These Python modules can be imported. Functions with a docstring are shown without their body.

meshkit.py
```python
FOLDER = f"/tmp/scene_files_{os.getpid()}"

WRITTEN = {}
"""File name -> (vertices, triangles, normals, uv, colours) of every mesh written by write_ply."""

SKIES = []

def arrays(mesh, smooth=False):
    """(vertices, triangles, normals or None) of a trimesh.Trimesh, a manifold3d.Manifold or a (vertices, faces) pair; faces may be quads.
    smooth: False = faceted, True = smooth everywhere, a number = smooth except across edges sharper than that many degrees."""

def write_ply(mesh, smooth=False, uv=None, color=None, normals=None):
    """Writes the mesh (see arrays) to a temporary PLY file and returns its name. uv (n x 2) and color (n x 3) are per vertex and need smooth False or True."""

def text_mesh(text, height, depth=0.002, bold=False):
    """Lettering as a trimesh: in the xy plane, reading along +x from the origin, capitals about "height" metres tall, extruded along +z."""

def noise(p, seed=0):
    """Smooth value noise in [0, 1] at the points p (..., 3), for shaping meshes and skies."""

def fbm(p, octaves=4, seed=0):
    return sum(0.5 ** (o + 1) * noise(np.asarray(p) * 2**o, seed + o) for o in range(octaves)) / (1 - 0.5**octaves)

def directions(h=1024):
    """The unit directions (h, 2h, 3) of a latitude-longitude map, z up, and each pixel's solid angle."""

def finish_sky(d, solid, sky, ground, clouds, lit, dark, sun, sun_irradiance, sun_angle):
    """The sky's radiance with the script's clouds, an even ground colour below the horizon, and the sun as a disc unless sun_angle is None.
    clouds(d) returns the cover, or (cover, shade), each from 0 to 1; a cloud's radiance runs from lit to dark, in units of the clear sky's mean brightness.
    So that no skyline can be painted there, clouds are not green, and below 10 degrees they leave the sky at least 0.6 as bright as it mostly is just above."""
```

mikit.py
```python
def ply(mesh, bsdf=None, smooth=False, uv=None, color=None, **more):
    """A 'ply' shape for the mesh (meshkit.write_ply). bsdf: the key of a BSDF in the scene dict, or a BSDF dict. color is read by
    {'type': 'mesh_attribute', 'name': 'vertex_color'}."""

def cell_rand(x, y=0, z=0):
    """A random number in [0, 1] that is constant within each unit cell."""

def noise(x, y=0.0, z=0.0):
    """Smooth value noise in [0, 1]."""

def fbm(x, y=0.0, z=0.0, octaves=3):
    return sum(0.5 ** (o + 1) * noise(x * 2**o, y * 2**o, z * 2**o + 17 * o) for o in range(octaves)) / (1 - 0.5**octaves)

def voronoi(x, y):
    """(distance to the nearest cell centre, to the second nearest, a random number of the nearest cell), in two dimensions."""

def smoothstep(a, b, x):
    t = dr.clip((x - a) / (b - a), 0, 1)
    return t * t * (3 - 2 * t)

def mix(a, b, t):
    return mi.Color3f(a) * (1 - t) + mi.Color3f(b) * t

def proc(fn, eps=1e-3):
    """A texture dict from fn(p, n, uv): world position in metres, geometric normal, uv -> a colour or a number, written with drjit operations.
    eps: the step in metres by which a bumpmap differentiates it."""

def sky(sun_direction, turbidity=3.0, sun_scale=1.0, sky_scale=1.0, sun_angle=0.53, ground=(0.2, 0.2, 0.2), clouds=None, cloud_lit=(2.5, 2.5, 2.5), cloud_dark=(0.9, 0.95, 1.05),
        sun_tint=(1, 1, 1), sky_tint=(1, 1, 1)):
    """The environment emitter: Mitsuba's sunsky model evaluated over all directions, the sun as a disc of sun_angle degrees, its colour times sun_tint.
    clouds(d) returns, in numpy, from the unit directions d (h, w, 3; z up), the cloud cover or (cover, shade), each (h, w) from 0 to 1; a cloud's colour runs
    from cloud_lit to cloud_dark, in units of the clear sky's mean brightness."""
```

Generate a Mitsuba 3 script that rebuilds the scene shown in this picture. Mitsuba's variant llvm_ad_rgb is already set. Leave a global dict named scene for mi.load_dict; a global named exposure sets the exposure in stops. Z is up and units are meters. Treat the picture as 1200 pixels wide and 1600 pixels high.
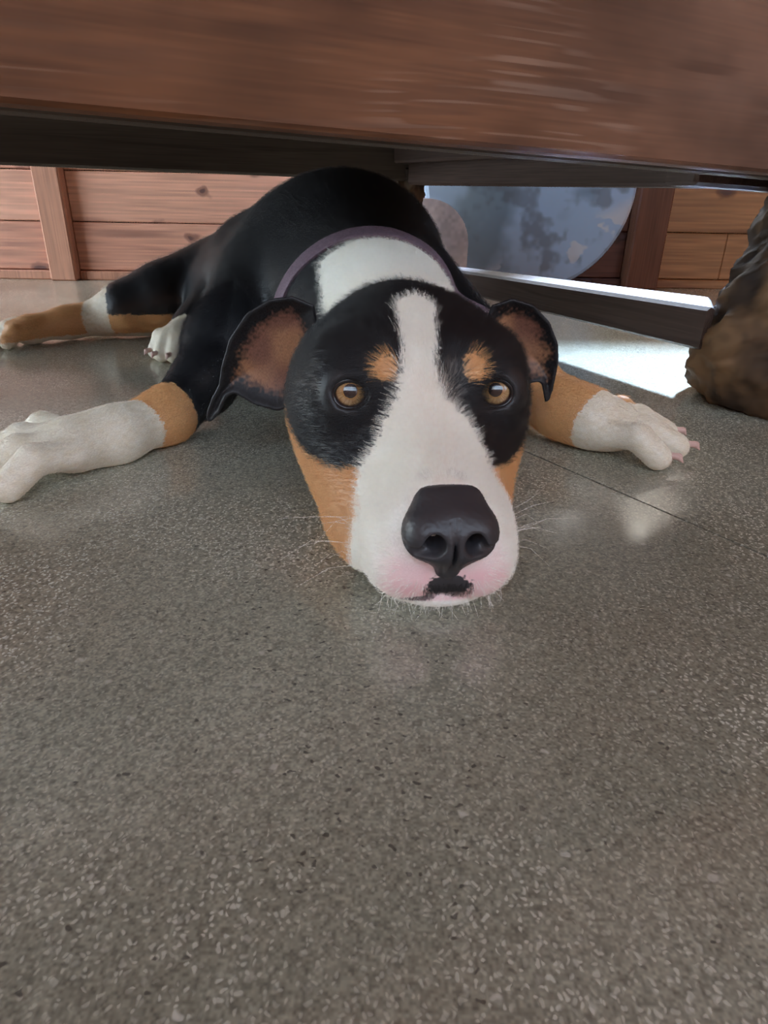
import math
import numpy as np, trimesh, drjit as dr, mitsuba as mi, mikit, meshkit
from mikit import proc, noise, fbm, voronoi, cell_rand, smoothstep, mix
from scipy.spatial import cKDTree

T = mi.ScalarTransform4f
rng = np.random.default_rng(7)
scene, labels = {}, {}

# ------------------------------------------------------------------ camera, sky, exposure
CAM_H, PITCH, ROLL, FOCAL = 0.18, math.radians(25.9), math.radians(1.2), 1040.0
fw = np.array([0, math.cos(PITCH), -math.sin(PITCH)])
up0 = np.array([0, math.sin(PITCH), math.cos(PITCH)])
up = -np.array([1.0, 0, 0]) * math.sin(ROLL) + up0 * math.cos(ROLL)
cam = np.array([0, 0, CAM_H])
scene['camera'] = {'type': 'perspective', 'fov': math.degrees(2 * math.atan(600 / FOCAL)), 'fov_axis': 'x', 'near_clip': 0.01, 'far_clip': 200.0,
                   'to_world': T().look_at(origin=cam.tolist(), target=(cam + fw).tolist(), up=up.tolist())}
exposure = 5.8
FRONT_WINDOW, LEFT_WINDOW, RIGHT_WINDOW = (0.1, 1.1, 3.5, 2.3), (1.7, 0.02, 3.58, 2.25), (0.2, 0.9, 1.0, 2.1)   # openings in the walls outside the frame


def sky_clouds(d):
    n = meshkit.fbm(d * np.array([2.0, 2.0, 5.0]) + 3.0, 4, 5)
    return np.clip(0.30 + 1.2 * (n - 0.45), 0, 1), np.clip(0.2 + 0.8 * (n - 0.5), 0, 1)


SUN_AZ, SUN_EL = math.radians(35), math.radians(38)
scene['sky'] = mikit.sky((math.sin(SUN_AZ) * math.cos(SUN_EL), math.cos(SUN_AZ) * math.cos(SUN_EL), math.sin(SUN_EL)), turbidity=4.0, sun_scale=0.42, sun_angle=5.0, sun_tint=(0.58, 1.0, 2.0), sky_scale=1.0, ground=(0.28, 0.27, 0.25), clouds=sky_clouds, sky_tint=(1.12, 1.0, 0.84),
                         cloud_lit=(1.6, 1.55, 1.5), cloud_dark=(0.95, 0.97, 1.0))

# ------------------------------------------------------------------ helpers


def put(key, mesh, bsdf, smooth=False, **kw):
    scene[key] = mikit.ply(mesh, bsdf, smooth, **kw)
    return key


def tag(key, label=None, cat=None, group=None, kind=None):
    d = {k: v for k, v in (('label', label), ('category', cat), ('group', group), ('kind', kind)) if v}
    labels[key] = d


counters = {}


def part(base):
    n = counters.get(base, 0)
    counters[base] = n + 1
    return base if n == 0 else f'{base}_{n:03d}'


def bevel_box(x0, x1, y0, y1, z0, z1, b=0.003):
    """A box with chamfered edges."""
    b = min(b, 0.45 * min(x1 - x0, y1 - y0, z1 - z0))
    pts = []
    lo, hi = np.array([x0, y0, z0]), np.array([x1, y1, z1])
    for sx in (0, 1):
        for sy in (0, 1):
            for sz in (0, 1):
                c = np.where([sx, sy, sz], hi, lo)
                s = np.where([sx, sy, sz], -1, 1) * b
                for k in range(3):
                    q = c + s
                    q[k] = c[k]
                    pts.append(q)
    return trimesh.convex.convex_hull(np.array(pts))


def frame_box(p0, xdir, size, b=0.003, zdir=(0, 0, 1)):
    """Chamfered box from corner p0: length along xdir, depth along zdir x xdir, height along zdir."""
    m = bevel_box(0, size[0], 0, size[1], 0, size[2], b)
    x = np.asarray(xdir, float) / np.linalg.norm(xdir)
    z = np.asarray(zdir, float)
    z = z - x * (z @ x)
    z /= np.linalg.norm(z)
    y = np.cross(z, x)
    m.vertices = m.vertices @ np.stack([x, y, z]) + np.asarray(p0, float)
    return m


def surface_nets(D, xs, ys, zs):
    """Iso-surface (0) of D on the rectilinear grid, as vertices and triangles, outward where D grows."""
    ins = D < 0
    a = ins[:-1, :-1, :-1].astype(np.int8)
    cnt = a.copy()
    for o in np.ndindex(2, 2, 2):
        if o != (0, 0, 0):
            cnt = cnt + ins[o[0]:D.shape[0] - 1 + o[0], o[1]:D.shape[1] - 1 + o[1], o[2]:D.shape[2] - 1 + o[2]]
    cell = np.argwhere((cnt > 0) & (cnt < 8))
    idx = -np.ones(a.shape, np.int64)
    idx[tuple(cell.T)] = np.arange(len(cell))
    acc, n = np.zeros((len(cell), 3)), np.zeros(len(cell))
    corners = list(np.ndindex(2, 2, 2))
    val = {o: D[cell[:, 0] + o[0], cell[:, 1] + o[1], cell[:, 2] + o[2]] for o in corners}
    for o in corners:
        for k in range(3):
            if o[k] == 0:
                q = list(o)
                q[k] = 1
                va, vb = val[o], val[tuple(q)]
                cr = (va < 0) != (vb < 0)
                t = np.where(cr, va / np.where(cr, va - vb, 1), 0)
                pos = np.array(o, float)[None].repeat(len(cell), 0)
                pos[:, k] += t
                acc += pos * cr[:, None]
                n += cr
    f = acc / n[:, None]
    g = [xs, ys, zs]
    v = np.stack([g[k][cell[:, k]] * (1 - f[:, k]) + g[k][cell[:, k] + 1] * f[:, k] for k in range(3)], 1)
    faces = []
    for k in range(3):
        u, w = (k + 1) % 3, (k + 2) % 3
        sl = [slice(1, -1)] * 3
        sl[k] = slice(0, -1)
        sl2 = list(sl)
        sl2[k] = slice(1, None)
        A, B = ins[tuple(sl)], ins[tuple(sl2)]
        for flip, M in ((False, A & ~B), (True, ~A & B)):
            e = np.argwhere(M)
            if not len(e):
                continue
            e = e + np.array([0 if j == k else 1 for j in range(3)])
            quad = []
            for du, dw in ((-1, -1), (0, -1), (0, 0), (-1, 0)):
                c = e.copy()
                c[:, u] += du
                c[:, w] += dw
                quad.append(idx[tuple(c.T)])
            quad = np.stack(quad, 1)
            if flip:
                quad = quad[:, ::-1]
            faces += [quad[:, [0, 1, 2]], quad[:, [0, 2, 3]]]
    return v, np.vstack(faces)


class Blob:
    """A signed distance field on a rectilinear grid, sculpted with smooth unions and cuts."""

    def __init__(self, xs, ys, zs):
        self.g = [np.asarray(q, np.float64) for q in (xs, ys, zs)]
        self.D = np.full([len(q) for q in self.g], 1.0, np.float32)

    def _sub(self, lo, hi):
        s = []
        for k in range(3):
            a, b = np.searchsorted(self.g[k], [lo[k], hi[k]])
            s.append(slice(max(a - 1, 0), min(b + 1, len(self.g[k]))))
        return tuple(s), np.stack(np.meshgrid(*[self.g[k][s[k]] for k in range(3)], indexing='ij'), -1)

    def _mix(self, s, d, k, cut):
        a = self.D[s]
        if cut:
            h = np.maximum(k - np.abs(a + d), 0) / k
            self.D[s] = np.maximum(a, -d) + h * h * k * 0.25
        else:
            h = np.maximum(k - np.abs(a - d), 0) / k
            self.D[s] = np.minimum(a, d) - h * h * k * 0.25

    def ell(self, c, r, k=0.02, axes=None, cut=False):
        c, r = np.asarray(c, float), np.asarray(r, float)
        A = np.eye(3) if axes is None else np.asarray(axes, float)
        ext = np.sqrt(((A * r[:, None]) ** 2).sum(0)) + k + 0.006
        s, p = self._sub(c - ext, c + ext)
        if p.size:
            q = (p - c) @ A.T
            k0 = np.linalg.norm(q / r, axis=-1)
            k1 = np.linalg.norm(q / r**2, axis=-1)
            self._mix(s, np.where(k1 > 1e-9, k0 * (k0 - 1) / np.maximum(k1, 1e-9), -r.min()), k, cut)
        return self

    def cone(self, a, b, ra, rb, k=0.015, squash=None, cut=False):
        """Round cone; squash = (axis, factor): the section is factor times as wide along the axis."""
        a, b = np.asarray(a, float), np.asarray(b, float)
        m = max(ra, rb) * (max(1, squash[1]) if squash else 1) + k + 0.006
        s, p = self._sub(np.minimum(a, b) - m, np.maximum(a, b) + m)
        if p.size:
            ba = b - a
            h = np.clip((p - a) @ ba / (ba @ ba), 0, 1)
            q = p - a - h[..., None] * ba
            if squash:
                ax = np.asarray(squash[0], float) / np.linalg.norm(squash[0])
                q = q + (q @ ax)[..., None] * ax * (1 / squash[1] - 1)
            self._mix(s, np.linalg.norm(q, axis=-1) - (ra + (rb - ra) * h), k, cut)
        return self

    def chain(self, pts, k=0.015, squash=None):
        for (p, r), (q, w) in zip(pts[:-1], pts[1:]):
            self.cone(p, q, r, w, k, squash)
        return self

    def mesh(self):
        v, f = surface_nets(self.D, *self.g)
        return trimesh.Trimesh(v, f, process=False)


def spaced(breaks):
    """Grid coordinates from [(start, step), ..., (end, None)]."""
    out = []
    for (a, h), (b, _) in zip(breaks[:-1], breaks[1:]):
        out.append(np.linspace(a, b, max(2, int(round((b - a) / h)) + 1))[:-1])
    return np.concatenate(out + [[breaks[-1][0]]])


def soften(m, rounds, a=0.5, b=-0.53):
    """Taubin smoothing over the edges."""
    from scipy.sparse import coo_matrix, diags
    e = m.edges_unique
    n = len(m.vertices)
    A = coo_matrix((np.ones(2 * len(e)), (np.r_[e[:, 0], e[:, 1]], np.r_[e[:, 1], e[:, 0]])), shape=(n, n)).tocsr()
    A = diags(1 / np.maximum(np.asarray(A.sum(1)).ravel(), 1)) @ A
    v = np.array(m.vertices)
    for _ in range(rounds):
        for k in (a, b):
            v = v + k * (A @ v - v)
    m.vertices = v


def biggest(m):
    """Drops loose crumbs."""
    c = trimesh.graph.connected_components(m.face_adjacency, nodes=np.arange(len(m.faces)), min_len=1)
    keep = max(c, key=len)
    m.update_faces(np.isin(np.arange(len(m.faces)), keep))
    m.remove_unreferenced_vertices()
    return m


# ------------------------------------------------------------------ materials
def pr(base, rough=0.5, spec=0.5, **kw):
    tex = base if isinstance(base, dict) else {'type': 'rgb', 'value': list(base)}
    return {'type': 'twosided', 'bsdf': {'type': 'principled', 'base_color': tex, 'roughness': rough, 'specular': spec, **kw}}


def concrete(p, n, uv):
    w = fbm(p.x * 5, p.y * 5, 3.0, 3)
    base = mix((0.172, 0.165, 0.122), (0.252, 0.247, 0.190), smoothstep(0.3, 0.7, w))
    warm = smoothstep(0.45, 0.75, fbm(p.x * 4 + 9, p.y * 4, 8.0, 2))
    base = mix(base, (0.218, 0.166, 0.110), warm * 0.7)
    # sand grains, pale chips of several sizes, dark pits in drifts
    wx, wy = p.x + 0.0017 * (noise(p.x * 520, p.y * 520, 4.0) - 0.5), p.y + 0.0017 * (noise(p.x * 520 + 50, p.y * 520, 4.0) - 0.5)
    g1 = noise(p.x * 1100, p.y * 1100, 1.0)
    g2 = noise(p.x * 520 + 31, p.y * 520, 2.0)
    dens = smoothstep(0.3, 0.7, fbm(p.x * 12, p.y * 12, 6.0, 3))
    base = base * (0.50 + 0.58 * g1 + 0.38 * g2)
    d1, _, r1 = voronoi(wx * 520, wy * 460)
    chip = smoothstep(0.46, 0.15, d1) * smoothstep(0.35, 0.8, r1) * (0.3 + 0.7 * dens)
    base = mix(base, (0.60, 0.575, 0.48), chip * 0.8)
    d4, _, r4 = voronoi(wx * 300 + 5, wy * 250)
    base = mix(base, (0.48, 0.46, 0.39), smoothstep(0.42, 0.15, d4 + 0.15 * g2) * smoothstep(0.76, 0.95, r4) * (0.2 + 0.8 * dens) * 0.8)
    d2, _, r2 = voronoi(wx * 120, wy * 150)
    base = mix(base, (0.44, 0.42, 0.36), smoothstep(0.28, 0.12, d2 + 0.1 * g2) * smoothstep(0.95, 0.98, r2) * 0.6)
    d3, _, r3 = voronoi(wx * 230 + 7, wy * 330)
    drift = smoothstep(0.5, 0.75, fbm(p.x * 7 + 4, p.y * 7, 12.0, 3))
    lim = 0.95 - 0.14 * drift
    dark = smoothstep(0.36, 0.15, d3 + 0.1 * g1) * smoothstep(lim, lim + 0.05, r3)
    return mix(base, (0.035, 0.032, 0.028), dark * 0.75)


def concrete_rough(p, n, uv):
    return 0.12 + 0.10 * fbm(p.x * 60, p.y * 60, 1.0, 3)


scene['m_concrete'] = {'type': 'twosided', 'bsdf': {'type': 'principled', 'base_color': proc(concrete), 'roughness': proc(concrete_rough), 'specular': 0.9}}
scene['m_joint'] = pr((0.02, 0.018, 0.016), 0.9)

# bench frame: along its front (BX), away from the viewer (BY)
BX = np.array([0.902, 0.4317, 0])
BY = np.array([-0.4317, 0.902, 0])
ZUP = np.array([0, 0, 1.0])


def grain(cA, cB, cC, u, v, w, scale=1.0):
    """Wood colour with grain along u."""
    wob = fbm(u * 3 * scale, v * 14 * scale, w * 14 * scale, 3)
    streak = noise(u * 6 * scale, v * 160 * scale + wob * 9, w * 160 * scale)
    fine = noise(u * 26 * scale, v * 700 * scale, w * 700 * scale)
    c = mix(cA, cB, smoothstep(0.25, 0.75, wob))
    c = mix(c, cC, smoothstep(0.55, 0.95, streak) * 0.45)
    return c * (0.8 + 0.4 * fine)


def bench_wood(p, n, uv):
    u = p.x * 0.902 + p.y * 0.4317
    w = -p.x * 0.4317 + p.y * 0.902
    c = grain((0.104, 0.040, 0.0165), (0.152, 0.062, 0.027), (0.064, 0.025, 0.012), u, p.z + 0.03 * u, w)
    # dust and scuffs towards the right end
    dust = smoothstep(0.05, 0.75, u) * (0.35 + 0.65 * fbm(u * 9, p.z * 20, w * 9, 3))
    c = mix(c, (0.25, 0.175, 0.14), dust * 0.55)
    wv = p.z + 0.012 * fbm(u * 4, p.z * 6, 3.0, 2)
    sc = smoothstep(0.60, 0.85, noise(u * 22, wv * 520, 5.0)) * smoothstep(0.50, 0.75, fbm(u * 7, p.z * 22, 9.0, 3))
    c = mix(c, (0.40, 0.28, 0.21), sc * 0.2)
    dk = smoothstep(0.55, 0.9, noise(u * 14, wv * 260, 4.0)) * smoothstep(0.42, 0.7, fbm(u * 5 + 3, p.z * 16, 4.0, 3))
    c = mix(c, (0.07, 0.034, 0.022), dk * 0.6)
    return c * (0.72 + 0.56 * smoothstep(0.25, 0.75, fbm(u * 9, p.z * 17, 21.0, 4)))


scene['m_bench'] = pr(proc(bench_wood), 0.6, 0.18)


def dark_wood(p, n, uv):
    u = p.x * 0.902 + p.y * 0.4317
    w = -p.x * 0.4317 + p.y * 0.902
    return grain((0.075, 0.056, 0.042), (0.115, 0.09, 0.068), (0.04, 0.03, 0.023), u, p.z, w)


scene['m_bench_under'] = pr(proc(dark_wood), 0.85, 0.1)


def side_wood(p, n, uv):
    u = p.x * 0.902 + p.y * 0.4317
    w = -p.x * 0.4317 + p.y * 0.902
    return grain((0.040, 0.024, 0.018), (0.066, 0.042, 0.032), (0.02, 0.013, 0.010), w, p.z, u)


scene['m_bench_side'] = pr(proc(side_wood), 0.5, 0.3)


def log_wood(p, n, uv):
    a = fbm(p.x * 22, p.y * 22, p.z * 9, 4)
    b = fbm(p.x * 55 + 3, p.y * 55, p.z * 22, 3)
    c = mix((0.032, 0.019, 0.011), (0.155, 0.09, 0.044), smoothstep(0.40, 0.66, a))
    c = mix(c, (0.40, 0.26, 0.125), smoothstep(0.02, 0.05, p.x - 0.335 - 0.25 * p.z) * smoothstep(0.12, 0.05, p.z) * smoothstep(0.3, 0.7, b) * 0.75)
    return mix(c, (0.015, 0.01, 0.008), smoothstep(0.56, 0.72, fbm(p.x * 36 + 9, p.y * 36, p.z * 26, 3)) * 0.85)


scene['m_log'] = pr(proc(log_wood), 0.7, 0.3)


def pine_of(cA, cB, cC):
    def pine(p, n, uv):
        row = dr.floor((p.z - 0.018) / 0.0915)
        u, v = p.x + 3.1 * row, p.z
        c = grain(cA, cB, cC, u, v, 0.3 * row, 0.5)
        # knots, each with a darker ring, and bluish streaks of stain
        kx, kz = u * 6.0 + 0.08 * noise(u * 90, v * 90, row), (p.z - 0.018) / 0.0915 + 0.12 * noise(u * 60 + 9, v * 60, row)
        d, _, r = voronoi(kx, kz * 1.0 + 0.31)
        size = 0.03 + 0.07 * r
        c = mix(c, mi.Color3f(cC) * 0.65, smoothstep(size * 1.9, size, d) * smoothstep(0.35, 0.4, r) * 0.8)
        c = mix(c, (0.07, 0.035, 0.035), smoothstep(size * 0.9, size * 0.4, d) * smoothstep(0.35, 0.4, r) * 0.8)
        st = smoothstep(0.60, 0.85, fbm(u * 4, p.z * 45, row * 2.7, 3))
        return mix(c, mi.Color3f(cC) * 0.75, st * 0.7)
    return pine


scene['m_pine'] = pr(proc(pine_of((0.44, 0.205, 0.135), (0.56, 0.295, 0.20), (0.31, 0.135, 0.095))), 0.5, 0.4)
scene['m_pine_shaded'] = pr(proc(pine_of((0.075, 0.028, 0.018), (0.12, 0.045, 0.028), (0.04, 0.016, 0.011))), 0.5, 0.3)  # same pine, darkened to put the shade by the disc into its colour
scene['m_pine_amber'] = pr(proc(pine_of((0.235, 0.108, 0.045), (0.32, 0.16, 0.07), (0.15, 0.062, 0.03))), 0.5, 0.4)


def post_wood(p, n, uv):
    return grain((0.34, 0.155, 0.095), (0.43, 0.215, 0.135), (0.25, 0.11, 0.07), p.z, p.x, p.y, 0.6)


def post_shaded(p, n, uv):
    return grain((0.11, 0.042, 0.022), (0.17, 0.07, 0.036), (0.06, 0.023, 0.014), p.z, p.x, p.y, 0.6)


scene['m_post_shaded'] = pr(proc(post_shaded), 0.5, 0.3)  # post wood with the shade around it worked into the colour
scene['m_post'] = pr(proc(post_wood), 0.5, 0.4)

# ------------------------------------------------------------------ setting
JA, JD = np.array([0.108, 0.483]), np.array([0.555, -0.832])      # the joint between the two floor slabs
JN = np.array([JD[1], -JD[0]])                                    # towards the left slab
X0, X1, Y0, Y1 = -1.7, 2.0, -1.9, 1.75


def slab(side):
    from shapely.geometry import Polygon, box
    q = JN * side
    a, b = JA - JD * 9 + q * 0.0009, JA + JD * 9 + q * 0.0009
    poly = Polygon([a, b, b + q * 9, a + q * 9]).intersection(box(X0, Y0, X1, Y1))
    m = trimesh.creation.extrude_polygon(poly, 0.03, engine='earcut')
    m.apply_translation([0, 0, -0.03])
    return m


put('floor', bevel_box(X0, X1, Y0, Y1, -0.08, -0.03), 'm_joint')
tag('floor', 'polished speckled concrete floor with one straight joint', kind='structure')
put('floor__slab', slab(1), 'm_concrete')
put('floor__slab_001', slab(-1), 'm_concrete')

WY, WS = 1.47, 0.05                                               # the board wall: its face at y = WY + WS x
WD = np.array([1, WS, 0]) / math.hypot(1, WS)


def wall_box(x0, x1, z0, z1, out, deep, b=0.002):
    """On the back wall, from x0 to x1, standing out of the wall face by out."""
    p = np.array([x0, WY + WS * x0, z0]) - np.array([-WD[1], WD[0], 0]) * out
    return frame_box(p, WD, ((x1 - x0) / WD[0], deep + out, z1 - z0), b)


PL, PR, PM, PE = (-0.684, -0.633), (0.492, 0.560), (-0.16, -0.10), (1.25, 1.31)  # opening right of the disc post is added, unseen, to let sun in
SILL, SILR, TOP = 0.20, 0.57, 2.35  # right sill raised out of view to cut the floor reflection there
put('wall_back', trimesh.util.concatenate([wall_box(-1.69, PM[0] + 0.03, 0, TOP, -0.016, 0.05), wall_box(PM[0] + 0.03, PR[0] + 0.03, 0, SILL, -0.016, 0.05), wall_box(PR[0] + 0.03, PE[0] + 0.03, 0, SILR, -0.016, 0.05), wall_box(PE[0] + 0.03, 1.99, 0, TOP, -0.016, 0.05)]), 'm_joint')
tag('wall_back', 'board wall of horizontal pine planks', kind='structure')
row, BH, z = 0, 0.0915, 0.0
for x0, x1, top, cuts in ((-1.69, PL[0], TOP, (-1.2,)), (PL[1], PM[0], TOP, ()), (PM[1], PR[0], SILL, ()), (PR[1], PE[0], SILR, ()), (PE[1], 1.99, TOP, (1.6,))):
    r = 0
    while 0.018 + r * BH < top - 0.02:
        z0, z1 = 0.018 + r * BH, min(0.018 + (r + 1) * BH, top)
        cs = [x0, *(c + 0.37 * ((r * 7) % 5 - 2) * 0.5 for c in cuts), x1]
        if x0 == PR[1] and r == 0:
            cs = [x0, 0.704, x1]
        for a, b in zip(cs[:-1], cs[1:]):
            put(part('wall_back__board'), wall_box(a + 0.0006, b - 0.0006, z0 + 0.0007, z1 - 0.0007, 0.0015 * ((r * 5 + int(a * 9)) % 2), 0.018, 0.0018), 'm_pine' if x1 <= PM[0] else 'm_pine_shaded' if x1 <= PR[0] else 'm_pine_amber')
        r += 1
    put(part('wall_back__base_strip'), wall_box(x0 + 0.0006, x1 - 0.0006, 0, 0.0175, 0.008, 0.02, 0.002), 'm_post' if x1 <= PM[0] else 'm_pine_shaded' if x1 <= PR[0] else 'm_pine_amber')
put('trim_1', wall_box(*PL, 0, 2.35, 0.028, 0.06, 0.003), 'm_post')
tag('trim_1', 'narrow upright pine post on the board wall at left', kind='structure')
put('trim_2', wall_box(*PR, 0, 2.35, 0.035, 0.06, 0.003), 'm_post_shaded')
tag('trim_2', 'upright post on the board wall beside the disc, shade painted into its colour', kind='structure')
put('trim_3', wall_box(PM[1], PR[0], SILL, SILL + 0.02, 0.02, 0.05), 'm_post')
put('trim_5', wall_box(PR[1], PE[0], SILR, SILR + 0.02, 0.02, 0.05), 'm_post')
tag('trim_5', 'ledge on the board wall right of the post, under an opening added for sun', kind='structure')
put('trim_6', wall_box(*PE, 0, 2.35, 0.028, 0.06, 0.003), 'm_post')
tag('trim_6', 'unseen upright post at the right end of the opening added for sun', kind='structure')
put('trim_4', wall_box(*PM, 0, 2.35, 0.028, 0.06, 0.003), 'm_post')
tag('trim_4', 'upright post of the opening behind the dog', kind='structure')
tag('trim_3', 'ledge on top of the low board wall', kind='structure')
put('added_trim_7', wall_box(PM[0], PE[1], 1.25, TOP, 0.02, 0.06, 0.003), 'm_post')  # lintel wall added out of view to stop sun glare on the floor
tag('added_trim_7', 'unseen timber wall added over the opening to block sun glare', kind='structure')
put('ceiling', bevel_box(X0, X1, Y0, 1.9, 2.35, 2.45), 'm_post')
tag('ceiling', 'timber roof over the floor', kind='structure')

def holed(w, h, holes, thick):
    """An upright wall panel of w by h with rectangular openings, in the xz plane, thick along +y."""
    from shapely.geometry import box as sb
    g = sb(0, 0, w, h)
    for q in holes:
        g = g.difference(sb(*q))
    mm = trimesh.creation.extrude_polygon(g, thick, engine='earcut')
    mm.apply_transform(trimesh.transformations.rotation_matrix(math.radians(90), [1, 0, 0]))
    mm.apply_translation([0, thick, 0])
    return mm


m = holed(X1 - X0, TOP, [FRONT_WINDOW], 0.1)
m.apply_translation([X0, Y0 - 0.1, 0])
put('wall_front', m, 'm_post')
tag('wall_front', 'timber wall behind the viewer', kind='structure')
for nm, x, hole in (('wall_left', X0, LEFT_WINDOW), ('wall_right', X1, RIGHT_WINDOW)):
    m = holed(Y1 - Y0, TOP, [hole], 0.1)
    m.apply_transform(trimesh.transformations.rotation_matrix(math.radians(90), [0, 0, 1]))
    m.apply_translation([x + (0 if nm == 'wall_left' else 0.1), Y0, 0])
    put(nm, m, 'm_post')
    tag(nm, 'timber side wall with a wide opening', kind='structure')

# ------------------------------------------------------------------ bench
B0 = np.array([-0.181, 0.356, 0])                                 # a point of the front face at floor level


def bp(u, w, z=0.0):
    """Bench coordinates: u along the front, w away from the viewer."""
    return B0 + BX * u + BY * w + ZUP * z


def bench_box(u0, u1, w0, w1, z0, z1, drop=0.0, b=0.003):
    """drop: how far the far (right) end sinks."""
    m = bevel_box(u0, u1, w0, w1, z0, z1, b)
    v = m.vertices.copy()
    v[:, 2] -= drop * (v[:, 0])
    m.vertices = v[:, :1] * BX + v[:, 1:2] * BY + v[:, 2:] * ZUP + B0
    return m


U1 = 0.60
DROP = 0.03
put('bench__apron', bench_box(-0.75, 0.98, 0, 0.028, 0.2125, 0.52, DROP, 0.0025), 'm_bench')  # right end lengthened out of view to keep sun off the foreground floor
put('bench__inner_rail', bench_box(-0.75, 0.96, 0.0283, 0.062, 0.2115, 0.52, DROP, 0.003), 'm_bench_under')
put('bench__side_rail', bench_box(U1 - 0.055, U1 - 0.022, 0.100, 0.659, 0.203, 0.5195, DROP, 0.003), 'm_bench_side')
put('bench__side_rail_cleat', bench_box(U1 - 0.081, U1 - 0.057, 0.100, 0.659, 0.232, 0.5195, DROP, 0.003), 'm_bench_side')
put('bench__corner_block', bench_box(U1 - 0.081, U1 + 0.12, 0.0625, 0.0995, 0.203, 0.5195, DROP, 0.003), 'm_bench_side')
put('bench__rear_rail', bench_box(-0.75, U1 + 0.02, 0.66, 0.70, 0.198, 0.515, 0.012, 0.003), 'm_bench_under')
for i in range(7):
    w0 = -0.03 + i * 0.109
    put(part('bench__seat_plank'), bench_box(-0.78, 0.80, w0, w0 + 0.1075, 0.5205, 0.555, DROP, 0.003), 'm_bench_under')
SP = np.array([0.29, 0.62, 0])
sx = (SP - B0) @ BX
sw = (SP - B0) @ BY
q = np.array([[x, y, z] for x in (0, 1) for y in (0, 1) for z in (0, 1)], float)
core = []
for x, y, z in q:                                                  # a plank that narrows and sinks away from the log leg
    w_ = sw + 0.004 + y * (0.70 - sw) + x * (1 - y) * 0.05
    wide, top_, bot = 0.062 - 0.030 * y, 0.089 - 0.020 * y, 0.047 - 0.007 * y
    core.append([sx + 0.005 + x * (wide - 0.010), w_, bot + 0.006 if z == 0 else top_ - 0.003])
core = np.array(core)
v = np.vstack([core + d * np.array([0.005, 0.001, e]) for d in (1,) for e in (0,)] + [core + [sgn * 0.005, 0, 0] for sgn in (-1, 1)] + [core + [0, 0, sgn * 0.003] for sgn in (-1, 1)])
m = trimesh.convex.convex_hull(v)
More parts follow.
